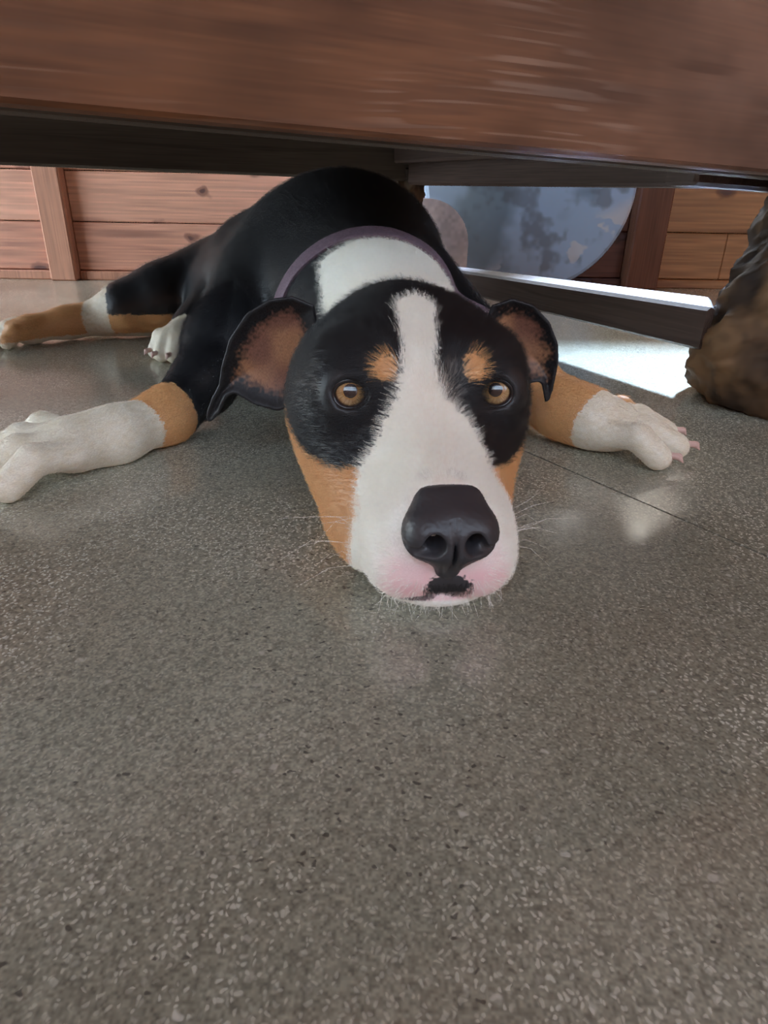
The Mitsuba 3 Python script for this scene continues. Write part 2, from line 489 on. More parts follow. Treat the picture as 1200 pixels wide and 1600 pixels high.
m.vertices = m.vertices[:, :1] * BX + m.vertices[:, 1:2] * BY + m.vertices[:, 2:] * ZUP + B0
put('bench__stretcher', m, 'm_bench_side')


def log_leg(cx, cy, lean, seed, rb=0.083, rt=0.066, h=0.25, bulge=0.0):
    n, m = 96, 72
    a = np.linspace(0, 2 * np.pi, n, endpoint=False)
    zz = np.linspace(0, h, m)
    A, Z = np.meshgrid(a, zz, indexing='xy')
    q = np.stack([np.cos(A) * 1.4 + seed, np.sin(A) * 1.4, Z * 16], -1)
    lump = meshkit.fbm(q * 1.3, 4, seed) - 0.5
    fine = meshkit.fbm(q * np.array([5, 5, 4.0]), 3, seed + 5) - 0.5
    r = rb + (rt - rb) * Z / h + 0.034 * lump + 0.020 * fine
    r += bulge * np.exp(-((A - 3.55) / 0.6) ** 2) * np.exp(-(((Z - 0.06) / 0.06) ** 2))
    r *= 1 - 0.22 * np.exp(-Z / 0.012)
    x = cx + lean[0] * Z + r * np.cos(A)
    y = cy + lean[1] * Z + r * np.sin(A)
    v = np.stack([x, y, Z], -1).reshape(-1, 3)
    i, j = np.meshgrid(np.arange(m - 1), np.arange(n), indexing='ij')
    qd = np.stack([i * n + j, i * n + (j + 1) % n, (i + 1) * n + (j + 1) % n, (i + 1) * n + j], -1).reshape(-1, 4)
    f = np.vstack([qd[:, [0, 1, 2]], qd[:, [0, 2, 3]]])
    k = len(v)
    v = np.vstack([v, [[cx, cy, 0], [cx + lean[0] * h, cy + lean[1] * h, h]]])
    jj = np.arange(n)
    f = np.vstack([f, np.stack([(jj + 1) % n, jj, 0 * jj + k], 1), np.stack([jj + (m - 1) * n, (jj + 1) % n + (m - 1) * n, 0 * jj + k + 1], 1)])
    return trimesh.Trimesh(v, f, process=False)


put('bench__leg', log_leg(0.386, 0.634, (0.20, 0.05), 3, 0.090, 0.082, bulge=0.020), 'm_log', True)
c = bp(U1 - 0.05, 0.70)
put('bench__leg_001', log_leg(c[0], c[1], (0, 0), 11, 0.04, 0.04, 0.21), 'm_log', True)
for i, (u, w) in enumerate(((-0.66, 0.08), (-0.66, 0.68))):
    c = bp(u, w)
    put(f'bench__leg_{i + 2:03d}', log_leg(c[0], c[1], (0, 0), 21 + i), 'm_log', True)
tag('bench', 'old rustic hardwood bench with a deep scuffed plank apron, over the dog', 'bench')
tag('bench__leg', 'rough hewn log leg')
tag('bench__apron', 'scuffed reddish brown plank apron')

# ------------------------------------------------------------------ disc and panel by the wall


def disc_paint(p, n, uv):
    a = fbm(p.x * 11, p.z * 11, 2.0, 4)
    b = fbm(p.x * 30, p.z * 30, 5.0, 3)
    c = mix((0.12, 0.18, 0.26), (0.30, 0.42, 0.60), smoothstep(0.35, 0.65, a))
    c = mix(c, (0.23, 0.285, 0.27), smoothstep(0.30, 0.1, p.x) * 0.5)
    c = mix(c, (0.08, 0.09, 0.11), smoothstep(0.52, 0.75, b) * 0.6)
    pale = smoothstep(0.5, 0.56, fbm(p.x * 17 + 4, p.z * 26 + 7, 1.0, 4)) * smoothstep(0.05, 0.015, dr.abs(p.z - 0.075 - 0.5 * (p.x - 0.33)))
    return mix(c, (0.52, 0.54, 0.60), pale * 0.8)


scene['m_disc'] = pr(proc(disc_paint), 0.45, 0.5)
prof = np.array([[0, -0.021], [0.192, -0.021], [0.197, -0.018], [0.199, -0.012], [0.199, 0.012], [0.197, 0.018], [0.192, 0.021], [0, 0.021]])
m = trimesh.creation.revolve(prof, sections=96)
m.apply_transform(trimesh.transformations.rotation_matrix(math.radians(83), [1, 0, 0]))
m.apply_translation([0.262, 1.405, -m.bounds[0][2]])
put('disc', m, 'm_disc', 30)
tag('disc', 'large round mottled blue grey disc standing against the board wall', 'disc')


def panel_paint(p, n, uv):
    a = fbm(p.x * 28, p.z * 28, 3.0, 4)
    return mix((0.58, 0.51, 0.54), (0.74, 0.63, 0.64), smoothstep(0.3, 0.7, a)) * (0.85 + 0.3 * noise(p.x * 160, p.z * 160))


scene['m_panel'] = pr(proc(panel_paint), 0.5, 0.4)
from shapely.geometry import Polygon, box as sbox
pw, ph, pc = 0.30, 0.166, 0.075
poly = sbox(-pw + pc, 0, -pc, ph - pc).buffer(pc).intersection(sbox(-pw, 0, 0, ph))
m = trimesh.creation.extrude_polygon(poly, 0.02, engine='earcut')
m.apply_transform(trimesh.transformations.rotation_matrix(math.radians(90), [1, 0, 0]))
m.apply_translation([0.142, 1.315, 0])
put('panel', m, 'm_panel')
tag('panel', 'pale pinkish panel with a rounded corner standing in front of the grey disc', 'panel')

# ------------------------------------------------------------------ dog
# head coordinates: t back from the tip of the nose, s sideways (to the right seen from the front), z up from the floor
HN, HT, HS = np.array([0.030, 0.243, 0]), np.array([-0.105, 0.9945, 0]), np.array([0.9945, 0.105, 0])
HAX = np.stack([HT, HS, ZUP])


def hl(t, s, z):
    return HN + HT * t + HS * s + ZUP * z


EYES = [hl(0.1000, s * 0.0385, 0.0845) for s in (-1, 1)]
LOOK = [(cam + np.array([0, 0.0, 0.0]) - e) / np.linalg.norm(cam - e) for e in EYES]

xs = spaced([(-0.31, 0.0024), (-0.10, 0.0017), (0.125, 0.0024), (0.275, None)])
xs = np.concatenate([spaced([(-0.55, 0.0055), (-0.31, None)])[:-1], xs])
ys = spaced([(0.232, 0.0017), (0.46, 0.0024), (0.57, 0.0036), (0.68, 0.006), (1.16, None)])
zs = spaced([(-0.004, 0.0015), (0.07, 0.0019), (0.14, 0.0035), (0.215, None)])
dog = Blob(xs, ys, zs)

# trunk, from the chest back and to the left
ya = np.array([[0.80, 0.60, 0], [-0.60, 0.80, 0], [0, 0, 1.0]])
dog.ell((-0.058, 0.735, 0.088), (0.112, 0.15, 0.093), 0.05)
dog.ell((-0.040, 0.77, 0.122), (0.078, 0.10, 0.062), 0.05)
dog.ell((-0.115, 0.86, 0.082), (0.100, 0.15, 0.082), 0.06, ya)
dog.ell((-0.225, 0.965, 0.052), (0.105, 0.085, 0.050), 0.05, ya)
# neck
dog.cone((0.012, 0.425, 0.072), (-0.02, 0.60, 0.080), 0.052, 0.066, 0.03)
dog.cone((-0.02, 0.58, 0.080), (-0.045, 0.70, 0.10), 0.066, 0.085, 0.04)
# shoulders and fore legs
for pts, k in (([((-0.115, 0.66, 0.085), 0.055), ((-0.140, 0.585, 0.056), 0.034), ((-0.150, 0.535, 0.034), 0.0235), ((-0.168, 0.487, 0.0205), 0.0185), ((-0.192, 0.448, 0.019), 0.0180), ((-0.212, 0.428, 0.019), 0.0185)], 0.016),
               ([((0.02, 0.66, 0.080), 0.058), ((0.075, 0.60, 0.050), 0.036), ((0.118, 0.55, 0.032), 0.025), ((0.140, 0.510, 0.026), 0.021), ((0.158, 0.495, 0.0235), 0.0195), ((0.176, 0.492, 0.019), 0.0175)], 0.016)):
    dog.chain(pts, k)
PAWS = []


def paw(wrist, ahead, spread, r, length, key):
    """Four toes fanned out from the wrist; returns the claw roots and directions."""
    ahead = np.array(ahead, float) / np.linalg.norm(ahead)
    side = np.cross(ZUP, ahead)
    out = []
    dog.ell(np.array(wrist) + ahead * 0.004, (length * 0.44, spread * 1.35, r * 1.35), 0.012, np.stack([ahead, side, ZUP]))
    for i, (o, l) in enumerate(((-1.5, 0.64), (-0.5, 1.0), (0.5, 1.0), (1.5, 0.70))):
        d = ahead + side * o * 0.16
        d /= np.linalg.norm(d)
        base = np.array(wrist) + side * o * spread * 0.66
        kn = base + d * length * l * 0.55 + side * o * spread * 0.26 + ZUP * 0.004
        tip = base + d * length * l + side * o * spread * 0.38
        tip[2] = r * 0.95
        kn[2] = max(kn[2], r * 1.25)
        dog.cone(base, kn, r * 0.9, r * 1.02, 0.005)
        dog.cone(kn, tip, r * 1.02, r * 0.95, 0.0015)
        out.append((tip + d * r * 0.84 + ZUP * 0.0025, d, r * 0.25))
    PAWS.append((key, out))


paw((-0.214, 0.428, 0.019), (-0.92, -0.38, 0), 0.0215, 0.0103, 0.056, 'fore')
paw((0.168, 0.496, 0.018), (0.97, -0.10, 0), 0.0220, 0.0102, 0.053, 'fore')
# hind leg stretched out to the left
dog.chain([((-0.225, 0.95, 0.060), 0.058), ((-0.290, 0.895, 0.045), 0.043), ((-0.335, 0.875, 0.036), 0.030), ((-0.365, 0.872, 0.026), 0.019), ((-0.40, 0.852, 0.022), 0.0165), ((-0.435, 0.825, 0.018), 0.017)], 0.02)
dog.cone((-0.36, 0.89, 0.03), (-0.335, 0.90, 0.03), 0.012, 0.012, 0.015)
paw((-0.437, 0.824, 0.016), (-0.85, -0.5, 0), 0.0125, 0.0105, 0.040, 'hind')
# the other hind paw, from under the belly
dog.chain([((-0.205, 0.87, 0.050), 0.045), ((-0.222, 0.80, 0.028), 0.026), ((-0.236, 0.765, 0.022), 0.020)], 0.02)
paw((-0.236, 0.765, 0.020), (-0.30, -0.95, 0), 0.0115, 0.0105, 0.026, 'hind')

# head
dog.ell(hl(0.152, -0.002, 0.074), (0.060, 0.066, 0.055), 0.02, HAX)
dog.ell(hl(0.118, 0, 0.078), (0.040, 0.046, 0.033), 0.02, HAX)
for s in (-1, 1):
    dog.ell(hl(0.138, s * 0.0375 - 0.003, 0.060), (0.046, 0.030, 0.042), 0.02, HAX)
    dog.ell(hl(0.108, s * 0.0295 - 0.003, 0.030), (0.050, 0.0245, 0.032), 0.02, HAX)
    dog.cone(hl(0.100, s * 0.022, 0.098), hl(0.115, s * 0.040, 0.099), 0.012, 0.012, 0.02)
dog.cone(hl(0.110, 0, 0.058), hl(0.032, 0, 0.0425), 0.033, 0.0215, 0.02)
for s in (-1, 1):
    dog.ell(hl(0.048, s * 0.0170, 0.030), (0.034, 0.0215, 0.0245), 0.012, HAX)
    dog.ell(hl(0.0275, s * 0.0150, 0.0225), (0.0155, 0.0175, 0.0160), 0.010, HAX)
dog.cone(hl(0.14, 0, 0.035), hl(0.055, 0, 0.013), 0.036, 0.0125, 0.012, (HS, 1.35))
dog.ell(hl(0.078, -0.030, 0.017), (0.034, 0.019, 0.017), 0.012, HAX)
dog.ell(hl(0.036, 0, 0.0075), (0.0190, 0.025, 0.0080), 0.003, HAX)
for s, e, l in zip((-1, 1), EYES, LOOK):
    lat = np.cross(ZUP, l)
    lat /= np.linalg.norm(lat)
    ax = np.stack([l, lat, np.cross(l, lat)])
    dog.ell(e + l * 0.000, (0.0125, 0.0165, 0.0150), 0.010, ax)
    dog.ell(e + l * 0.0115 - ax[2] * 0.0011, (0.010, 0.0089, 0.0070), 0.003, ax, cut=True)
# flat where it lies on the floor
dog.D = np.maximum(dog.D, (0.0002 - dog.g[2])[None, None, :].astype(np.float32))
m = biggest(dog.mesh())
soften(m, 6)
m.vertices[:, 2] = np.maximum(m.vertices[:, 2], 0.0)
BODY = m


def seg_d(p, pts, rad):
    """Distance to a polyline less its radius, in the plane of the last axis-2 coordinates."""
    pts, rad = np.asarray(pts, float), np.asarray(rad, float)
    best = np.full(len(p), 9.0)
    for a, b, ra, rb in zip(pts[:-1], pts[1:], rad[:-1], rad[1:]):
        h = np.clip((p - a) @ (b - a) / ((b - a) @ (b - a)), 0, 1)
        best = np.minimum(best, np.linalg.norm(p - a - h[:, None] * (b - a), axis=1) - (ra + (rb - ra) * h))
    return best


def poly_d(p, poly):
    """Signed distance to a polygon, positive inside."""
    from shapely.geometry import Polygon
    import shapely
    g = Polygon(poly)
    pt = shapely.points(p[:, 0], p[:, 1])
    d = shapely.distance(pt, g.exterior)
    return np.where(shapely.contains(g, pt), d, -d)


BLAZE = ([0.0271, 0.0399, 0.0575, 0.0697, 0.0829, 0.0897, 0.0968, 0.1041, 0.1116, 0.1181, 0.1319, 0.1476, 0.1664],
         [0.050, 0.044, 0.0385, 0.0380, 0.0345, 0.0286, 0.0255, 0.0226, 0.0186, 0.0158, 0.0138, 0.0137, 0.0129],
         [0.060, 0.060, 0.050, 0.033, 0.029, 0.026, 0.022, 0.0175, 0.0083, 0.0047, 0.0042, 0.0058, 0.0084])


def coat_fields(v):
    """(white, tan): each positive inside its patches, in metres."""
    q = v - HN
    t, s, z = q @ HT, q @ HS, v[:, 2]
    W = np.full(len(v), -0.05)
    TN = np.full(len(v), -0.05)
    near = (v[:, 1] < 0.475) & (np.abs(s) < 0.085)
    # the blaze widens from the crown to the muzzle; g runs up the face
    g = z * 0.883 + t * 0.469
    lt = np.interp(g, BLAZE[0], BLAZE[1])
    rt = np.interp(g, BLAZE[0], BLAZE[2])
    bl = np.where(s < 0, lt + s, rt - s)
    bl = np.minimum(bl, 0.139 - t - np.where((s > 0) & (t < 0.10), 0, np.where(t < 0.075, 60, 90)) * (s + 0.002) ** 2)
    W = np.where(near & (z > 0.0), np.maximum(W, bl * 0.8), W)
    # tan of the cheeks, low on the sides behind the white muzzle
    low = np.interp(t, [0.05, 0.08, 0.11, 0.14, 0.17], [0.060, 0.050, 0.052, 0.066, 0.055]) - z
    TN = np.where(near, np.maximum(TN, np.minimum(low, 0.175 - t)), TN)
    for sg in (-1, 1):
        d = np.sqrt(((s - (0.0222 if sg > 0 else -0.0212)) / 0.0056) ** 2 + ((z - 0.1010) / 0.0062) ** 2)
        TN = np.where(near & (t < 0.15), np.maximum(TN, (1 - d) * 0.006), TN)
    return W, TN


BW, BT = coat_fields(BODY.vertices)
far = BODY.vertices
# white nape before the collar, white fore paws, tan wrists
CC = np.array([-0.014, 0.572, 0.080])
CN = np.array([-0.17, 0.90, 0.32])
CN /= np.linalg.norm(CN)
ring = -((far - CC) @ CN)
side = (far - CC) @ np.array([1.0, 0.15, 0])
nape = np.minimum(np.minimum(ring - np.interp(side, [-0.06, -0.02, 0.06], [0.024, 0.010, 0.006]), 0.10 - ring), side + 0.045)
BW = np.where((far[:, 1] > 0.43) & (far[:, 1] < 0.64) & (far[:, 2] > 0.06), np.maximum(BW, nape), BW)


def along(p, a, b):
    a, b = np.array(a), np.array(b)
    return (p - a) @ (b - a) / np.linalg.norm(b - a)


fl = (far[:, 0] < -0.10) & (far[:, 1] < 0.62) & (far[:, 2] < 0.085)
d = along(far, (-0.152, 0.53, 0.04), (-0.197, 0.44, 0.025))
BW = np.where(fl, np.maximum(BW, d - 0.068), BW)
BT = np.where(fl, np.maximum(BT, d - 0.036), BT)
fr = (far[:, 0] > 0.085) & (far[:, 1] < 0.66)
d = along(far, (0.100, 0.57, 0.04), (0.165, 0.49, 0.025))
BW = np.where(fr, np.maximum(BW, d - 0.098), BW)
BT = np.where(fr, np.maximum(BT, d + 0.01), BT)
# hind feet
hf = (far[:, 0] < -0.26) & (far[:, 1] > 0.74)
d = along(far, (-0.30, 0.88, 0.03), (-0.365, 0.872, 0.026))
BT = np.where(hf, np.maximum(BT, np.maximum(d - 0.066, 0.034 - far[:, 2] - 0.25 * np.maximum(-far[:, 0] - 0.36, 0))), BT)
BW = np.where(hf, np.maximum(BW, np.maximum(np.minimum(d - 0.050, 0.082 - d), np.maximum(0.009 - far[:, 2], -0.452 - far[:, 0]))), BW)
hp = (far[:, 0] < -0.20) & (far[:, 1] < 0.80) & (far[:, 1] > 0.68) & (far[:, 0] > -0.30) & (far[:, 2] < 0.06)
BW = np.where(hp, np.maximum(BW, 0.772 - far[:, 1]), BW)


def coat(p, n, uv):
    h = noise(p.x * 900, p.y * 420, p.z * 900) - 0.5
    h2 = noise(p.x * 330, p.y * 160, p.z * 330) - 0.5
    jag = h * 0.0034 + h2 * 0.0030
    tw = smoothstep(-0.0010, 0.0010, uv.x + jag)
    tt = smoothstep(-0.0012, 0.0012, uv.y + jag)
    f = noise(p.x * 1500, p.y * 500, p.z * 1500)
    black = mix((0.0035, 0.0038, 0.0045), (0.009, 0.0095, 0.011), f)
    tan = mix((0.48, 0.245, 0.095), (0.66, 0.375, 0.165), f)
    white = mix((0.66, 0.64, 0.56), (0.82, 0.80, 0.72), f)
    limb = dr.maximum(smoothstep(-0.10, -0.115, p.x) * smoothstep(0.62, 0.60, p.y), smoothstep(0.09, 0.10, p.x))
    white = mix(white, white * mi.Color3f(0.80, 0.72, 0.58), dr.maximum(limb, smoothstep(0.66, 0.70, p.y)) * (0.7 + 0.5 * h2))
    c = mix(black, tan, tt)
    c = mix(c, white, tw)
    # muzzle: pink skin by the lips, dark lip edge and dark freckles on the bridge
    qx, qy = p.x - 0.030, p.y - 0.243
    t = -0.105 * qx + 0.9945 * qy
    s = 0.9945 * qx + 0.105 * qy
    head = smoothstep(0.09, 0.08, t)
    pink = smoothstep(0.060, 0.03, t) * smoothstep(0.052, 0.026, p.z + 0.22 * dr.abs(s)) * smoothstep(0.0075, 0.0095, p.z) * smoothstep(0.036, 0.022, dr.abs(s))
    c = mix(c, (0.74, 0.42, 0.42), pink * 0.8 * head * (0.6 + 0.6 * noise(p.x * 160, p.y * 160, p.z * 160)))
    warm = smoothstep(0.045, 0.06, p.z) * smoothstep(0.022, 0.0, dr.abs(s)) * head
    c = mix(c, (0.66, 0.52, 0.40), warm * 0.45)
    gap = dr.sqrt(dr.square((s - 0.001 + 0.001 * h2) / 0.0115) + dr.square((p.z - 0.0195 + 0.002 * h2) / 0.0075))
    c = mix(c, (0.035, 0.032, 0.034), smoothstep(1.0, 0.8, gap + h * 0.35) * smoothstep(0.045, 0.03, t))
    lip = dr.sqrt(dr.square((s + 0.012) / 0.0085) + dr.square((p.z - 0.0105) / 0.0026))
    c = mix(c, (0.06, 0.04, 0.045), smoothstep(1.15, 0.75, lip + h * 0.5) * smoothstep(0.05, 0.035, t) * 0.9)
    fx = dr.minimum(dr.square((s + 0.008) / 0.006) + dr.square((t - 0.036) / 0.0045), dr.square((s - 0.007) / 0.006) + dr.square((t - 0.0345) / 0.004))
    return mix(c, (0.30, 0.27, 0.25), smoothstep(1.0, 0.1, fx + h2) * 0.38 * smoothstep(0.04, 0.05, p.z))


scene['m_coat'] = {'type': 'twosided', 'bsdf': {'type': 'principled', 'base_color': proc(coat), 'roughness': 0.46, 'specular': 0.45, 'sheen': 0.08, 'sheen_tint': 0.2}}
put('dog__body', BODY, 'm_coat', True, uv=np.stack([BW, BT], 1))
tag('dog', 'black, white and tan dog lying flat under the bench with its chin down', 'dog')

# nose
nose = Blob(np.arange(-0.026, 0.0261, 0.0006), np.arange(-0.008, 0.036, 0.0006), np.arange(0.018, 0.072, 0.0006))   # s, t, z
nose.ell((0, 0.0155, 0.0485), (0.0195, 0.0165, 0.0150), 0.004)
for s in (-1, 1):
    nose.ell((s * 0.0112, 0.0105, 0.0470), (0.0095, 0.0110, 0.0108), 0.005)
nose.cone((0, 0.0090, 0.043), (0, 0.0140, 0.0300), 0.0110, 0.0065, 0.006)
nose.cone((-0.009, 0.020, 0.060), (0.009, 0.020, 0.060), 0.0045, 0.0045, 0.008)
for s in (-1, 1):
    nose.cone((s * 0.0085, -0.004, 0.0470), (s * 0.0085, 0.010, 0.0485), 0.0048, 0.0036, 0.002, cut=True)
    nose.cone((s * 0.0095, 0.000, 0.0450), (s * 0.0165, 0.0045, 0.0425), 0.0028, 0.0016, 0.003, cut=True)
    nose.cone((s * 0.0165, 0.0015, 0.0425), (s * 0.0205, 0.0085, 0.0440), 0.0016, 0.0010, 0.002, cut=True)
nose.ell((0, -0.0005, 0.034), (0.0007, 0.0050, 0.014), 0.003, cut=True)
m = biggest(nose.mesh())
soften(m, 4)
bump = meshkit.noise(m.vertices * 900, 3) - 0.5
m.vertices += m.vertex_normals * bump[:, None] * 0.00022
v = m.vertices
m = trimesh.Trimesh(HN + v[:, 1:2] * HT + v[:, :1] * HS + v[:, 2:] * ZUP, m.faces[:, ::-1], process=False)
scene['m_nose'] = pr((0.026, 0.025, 0.028), 0.42, 0.5)
put('dog__nose', m, 'm_nose', True)
tag('dog__nose', 'black wet nose with two open nostrils')

# eyes


def cap(c, ax, r, ang, n=40, rings=10, hole=0.0):
    th = np.linspace(hole, ang, rings)
    ph = np.linspace(0, 2 * np.pi, n, endpoint=False)
    x = np.array(ax) / np.linalg.norm(ax)
    y = np.cross([0, 0, 1.0], x)
    y /= np.linalg.norm(y)
    w = np.cross(x, y)
    P = c + r * (np.cos(th)[:, None, None] * x + np.sin(th)[:, None, None] * (np.cos(ph)[None, :, None] * y + np.sin(ph)[None, :, None] * w))
    i, j = np.meshgrid(np.arange(rings - 1), np.arange(n), indexing='ij')
    q = np.stack([i * n + j, (i + 1) * n + j, (i + 1) * n + (j + 1) % n, i * n + (j + 1) % n], -1).reshape(-1, 4)
    uv = np.stack([np.repeat(th / ang, n), np.tile(ph, rings)], 1)
    return trimesh.Trimesh(P.reshape(-1, 3), np.vstack([q[:, [0, 1, 2]], q[:, [0, 2, 3]]]), process=False), uv


def iris(p, n, uv):
    r = uv.x
    st = noise(dr.cos(uv.y) * 14, dr.sin(uv.y) * 14, r * 2)
    c = mix((0.23, 0.13, 0.052), (0.34, 0.215, 0.10), smoothstep(0.2, 0.8, st))
    c = mix((0.24, 0.12, 0.035), c, smoothstep(0.40, 0.62, r))
    return mix(c, (0.05, 0.02, 0.01), smoothstep(0.80, 0.99, r))


wet = dict(clearcoat=1.0, clearcoat_gloss=0.98)
scene['m_eyeball'] = pr((0.10, 0.07, 0.07), 0.12, 0.5, **wet)
scene['m_iris'] = pr(proc(iris), 0.15, 0.5, **wet)
scene['m_pupil'] = pr((0.004, 0.004, 0.005), 0.06, 0.6, **wet)
scene['m_lid'] = pr((0.010, 0.009, 0.010), 0.25, 0.5)
for i, (e, l) in enumerate(zip(EYES, LOOK)):
    k = part('dog__eye')
    put(k, trimesh.creation.icosphere(4, 0.0113).apply_translation(e), 'm_eyeball', True)
    tag(k, 'amber brown eye')
    g = l + np.array([0.0, 0, 0.06])
    a, uv = cap(e, g, 0.01145, math.radians(43))
    put(k + '__iris', a, 'm_iris', True, uv=uv)
    b, _ = cap(e, g, 0.01160, math.radians(18))
    put(k + '__pupil', b, 'm_pupil', True)
    lat = np.cross(ZUP, l)
    lat /= np.linalg.norm(lat)
    w = np.cross(l, lat)
    ph = np.linspace(0, 2 * np.pi, 64, endpoint=False)
    yy = 0.0088 * np.cos(ph)
    zz = 0.0071 * np.sin(ph) - 0.0011
    pts = e + yy[:, None] * lat + zz[:, None] * w + l * np.sqrt(np.maximum(0.0122**2 - yy**2 - zz**2, 0))[:, None]
    tn = np.roll(pts, -1, 0) - np.roll(pts, 1, 0)
    tn /= np.linalg.norm(tn, axis=1, keepdims=True)
    n1 = pts - e
    n1 /= np.linalg.norm(n1, axis=1, keepdims=True)
    n2 = np.cross(tn, n1)
    cs = np.linspace(0, 2 * np.pi, 10, endpoint=False)
    P = pts[:, None] + 0.0013 * (np.cos(cs)[None, :, None] * n1[:, None] + np.sin(cs)[None, :, None] * n2[:, None])
    ii, jj = np.meshgrid(np.arange(64), np.arange(10), indexing='ij')
    q = np.stack([ii * 10 + jj, ((ii + 1) % 64) * 10 + jj, ((ii + 1) % 64) * 10 + (jj + 1) % 10, ii * 10 + (jj + 1) % 10], -1).reshape(-1, 4)
    put(part('dog__eyelid'), trimesh.Trimesh(P.reshape(-1, 3), np.vstack([q[:, [0, 1, 2]], q[:, [0, 2, 3]]]), process=False), 'm_lid', True)

# claws
scene['m_claw'] = pr((0.50, 0.33, 0.28), 0.35, 0.5)
scene['m_claw_dark'] = pr((0.03, 0.025, 0.025), 0.3, 0.5)
for pi_, (kind, claws) in enumerate(PAWS):
    for ci, (p, d, r) in enumerate(claws):
        b = Blob(*[np.arange(p[k] - 0.014, p[k] + 0.014, 0.0009) for k in range(3)])
        mid = p + d * 0.005
        b.cone(p, mid, r, r * 0.85, 0.002)
        b.cone(mid, p + d * 0.0085 - ZUP * 0.004, r * 0.85, r * 0.3, 0.002)
        k = part('dog__claw')
        put(k, biggest(b.mesh()), 'm_claw_dark' if (pi_ == 0 and ci == 3) else 'm_claw', True)
        if pi_ == 0 and ci == 3:
            tag(k, 'dark claw')


def ear_coat(p, n, uv):
    h = noise(p.x * 700, p.y * 320, p.z * 500) - 0.5
    h2 = noise(p.x * 130, p.y * 130, p.z * 130) - 0.5
    tt = smoothstep(-0.003, 0.005, uv.y + h * 0.005 + h2 * 0.006)
    f = noise(p.x * 1500, p.y * 500, p.z * 900)
    skin = mix((0.17, 0.075, 0.05), (0.30, 0.145, 0.075), smoothstep(0.3, 0.7, noise(p.x * 60, p.y * 60, p.z * 45)))
    return mix(mix((0.006, 0.006, 0.007), (0.015, 0.0155, 0.017), f), skin * (0.8 + 0.4 * f), tt)


scene['m_ear'] = pr(proc(ear_coat), 0.5, 0.35)


# ears: cupped leaves with a rolled black rim


def ear(outline, cup, y0, lean, thick=0.0042):
    """outline: points (x, z) on the head's side of the ear and round; cup(x, z, d) gives the depth y."""
    from shapely.geometry import Polygon
    import shapely
    g = Polygon(outline).buffer(0.003).buffer(-0.003)
    x0, z0, x1, z1 = g.bounds
    bx = np.arange(x0 - 0.004, x1 + 0.004, 0.0012)
    bz = np.arange(z0 - 0.004, z1 + 0.004, 0.0012)
    by = np.arange(y0 - 0.045, y0 + 0.06, 0.0012)
    X, Z = np.meshgrid(bx, bz, indexing='ij')
    pt = shapely.points(X.ravel(), Z.ravel())
    d = shapely.distance(pt, g.exterior)
    d = np.where(shapely.contains(g, pt), d, -d).reshape(X.shape)
    Y = cup(X, Z, np.maximum(d, 0))
    gy = np.gradient(Y, 0.0012)
    slope = np.sqrt(1 + gy[0] ** 2 + gy[1] ** 2)
    k = 0.003
    a = np.abs(by[None, :, None] - Y[:, None, :]) / slope[:, None, :] - thick / 2
    b = -d[:, None, :] * np.ones_like(a)
    D = np.maximum(a, b) + np.maximum(k - np.abs(a - b), 0) ** 2 / k * 0.25
    m = biggest(trimesh.Trimesh(*surface_nets(D.astype(np.float32), bx, by, bz), process=False))
    soften(m, 8)
    pt = shapely.points(m.vertices[:, 0], m.vertices[:, 2])
    dd = shapely.distance(pt, g.exterior)
    front = m.vertex_normals[:, 1] < 0.1
    return m, dd, front


EL = [(-0.045, 0.116), (-0.058, 0.121), (-0.072, 0.119), (-0.087, 0.110), (-0.099, 0.094), (-0.106, 0.076), (-0.109, 0.064), (-0.115, 0.054), (-0.1195, 0.0445), (-0.1205, 0.038), (-0.117, 0.037), (-0.110, 0.044), (-0.104, 0.055), (-0.099, 0.058), (-0.086, 0.050), (-0.072, 0.046), (-0.060, 0.050), (-0.048, 0.060), (-0.040, 0.085)]
m, dd, front = ear(EL, lambda X, Z, d: 0.420 + 0.016 * (1 - np.exp(-d / 0.014)) + 0.10 * np.maximum(-0.105 - X, 0) - 0.1 * (Z - 0.09), 0.42, 0)
tanf = np.where(front, np.minimum(dd - 0.010, (m.vertices[:, 0] + 0.099)), -0.03)
put('dog__ear', m, 'm_ear', True, uv=np.stack([np.full(len(dd), -0.05), tanf], 1))
ER = [(0.060, 0.120), (0.072, 0.1245), (0.085, 0.121), (0.096, 0.111), (0.103, 0.098), (0.105, 0.086), (0.1045, 0.077), (0.104, 0.068), (0.1025, 0.0605), (0.100, 0.0605), (0.098, 0.067), (0.0955, 0.074), (0.090, 0.073), (0.086, 0.068), (0.078, 0.062), (0.068, 0.066), (0.060, 0.08), (0.055, 0.10)]
m, dd, front = ear(ER, lambda X, Z, d: 0.406 + 0.014 * (1 - np.exp(-d / 0.012)) - 0.1 * (Z - 0.09), 0.405, 0)
tanf = np.where(front, np.minimum(dd - 0.007, 0.097 - m.vertices[:, 0]), -0.03)
put('dog__ear_001', m, 'm_ear', True, uv=np.stack([np.full(len(dd), -0.05), tanf], 1))

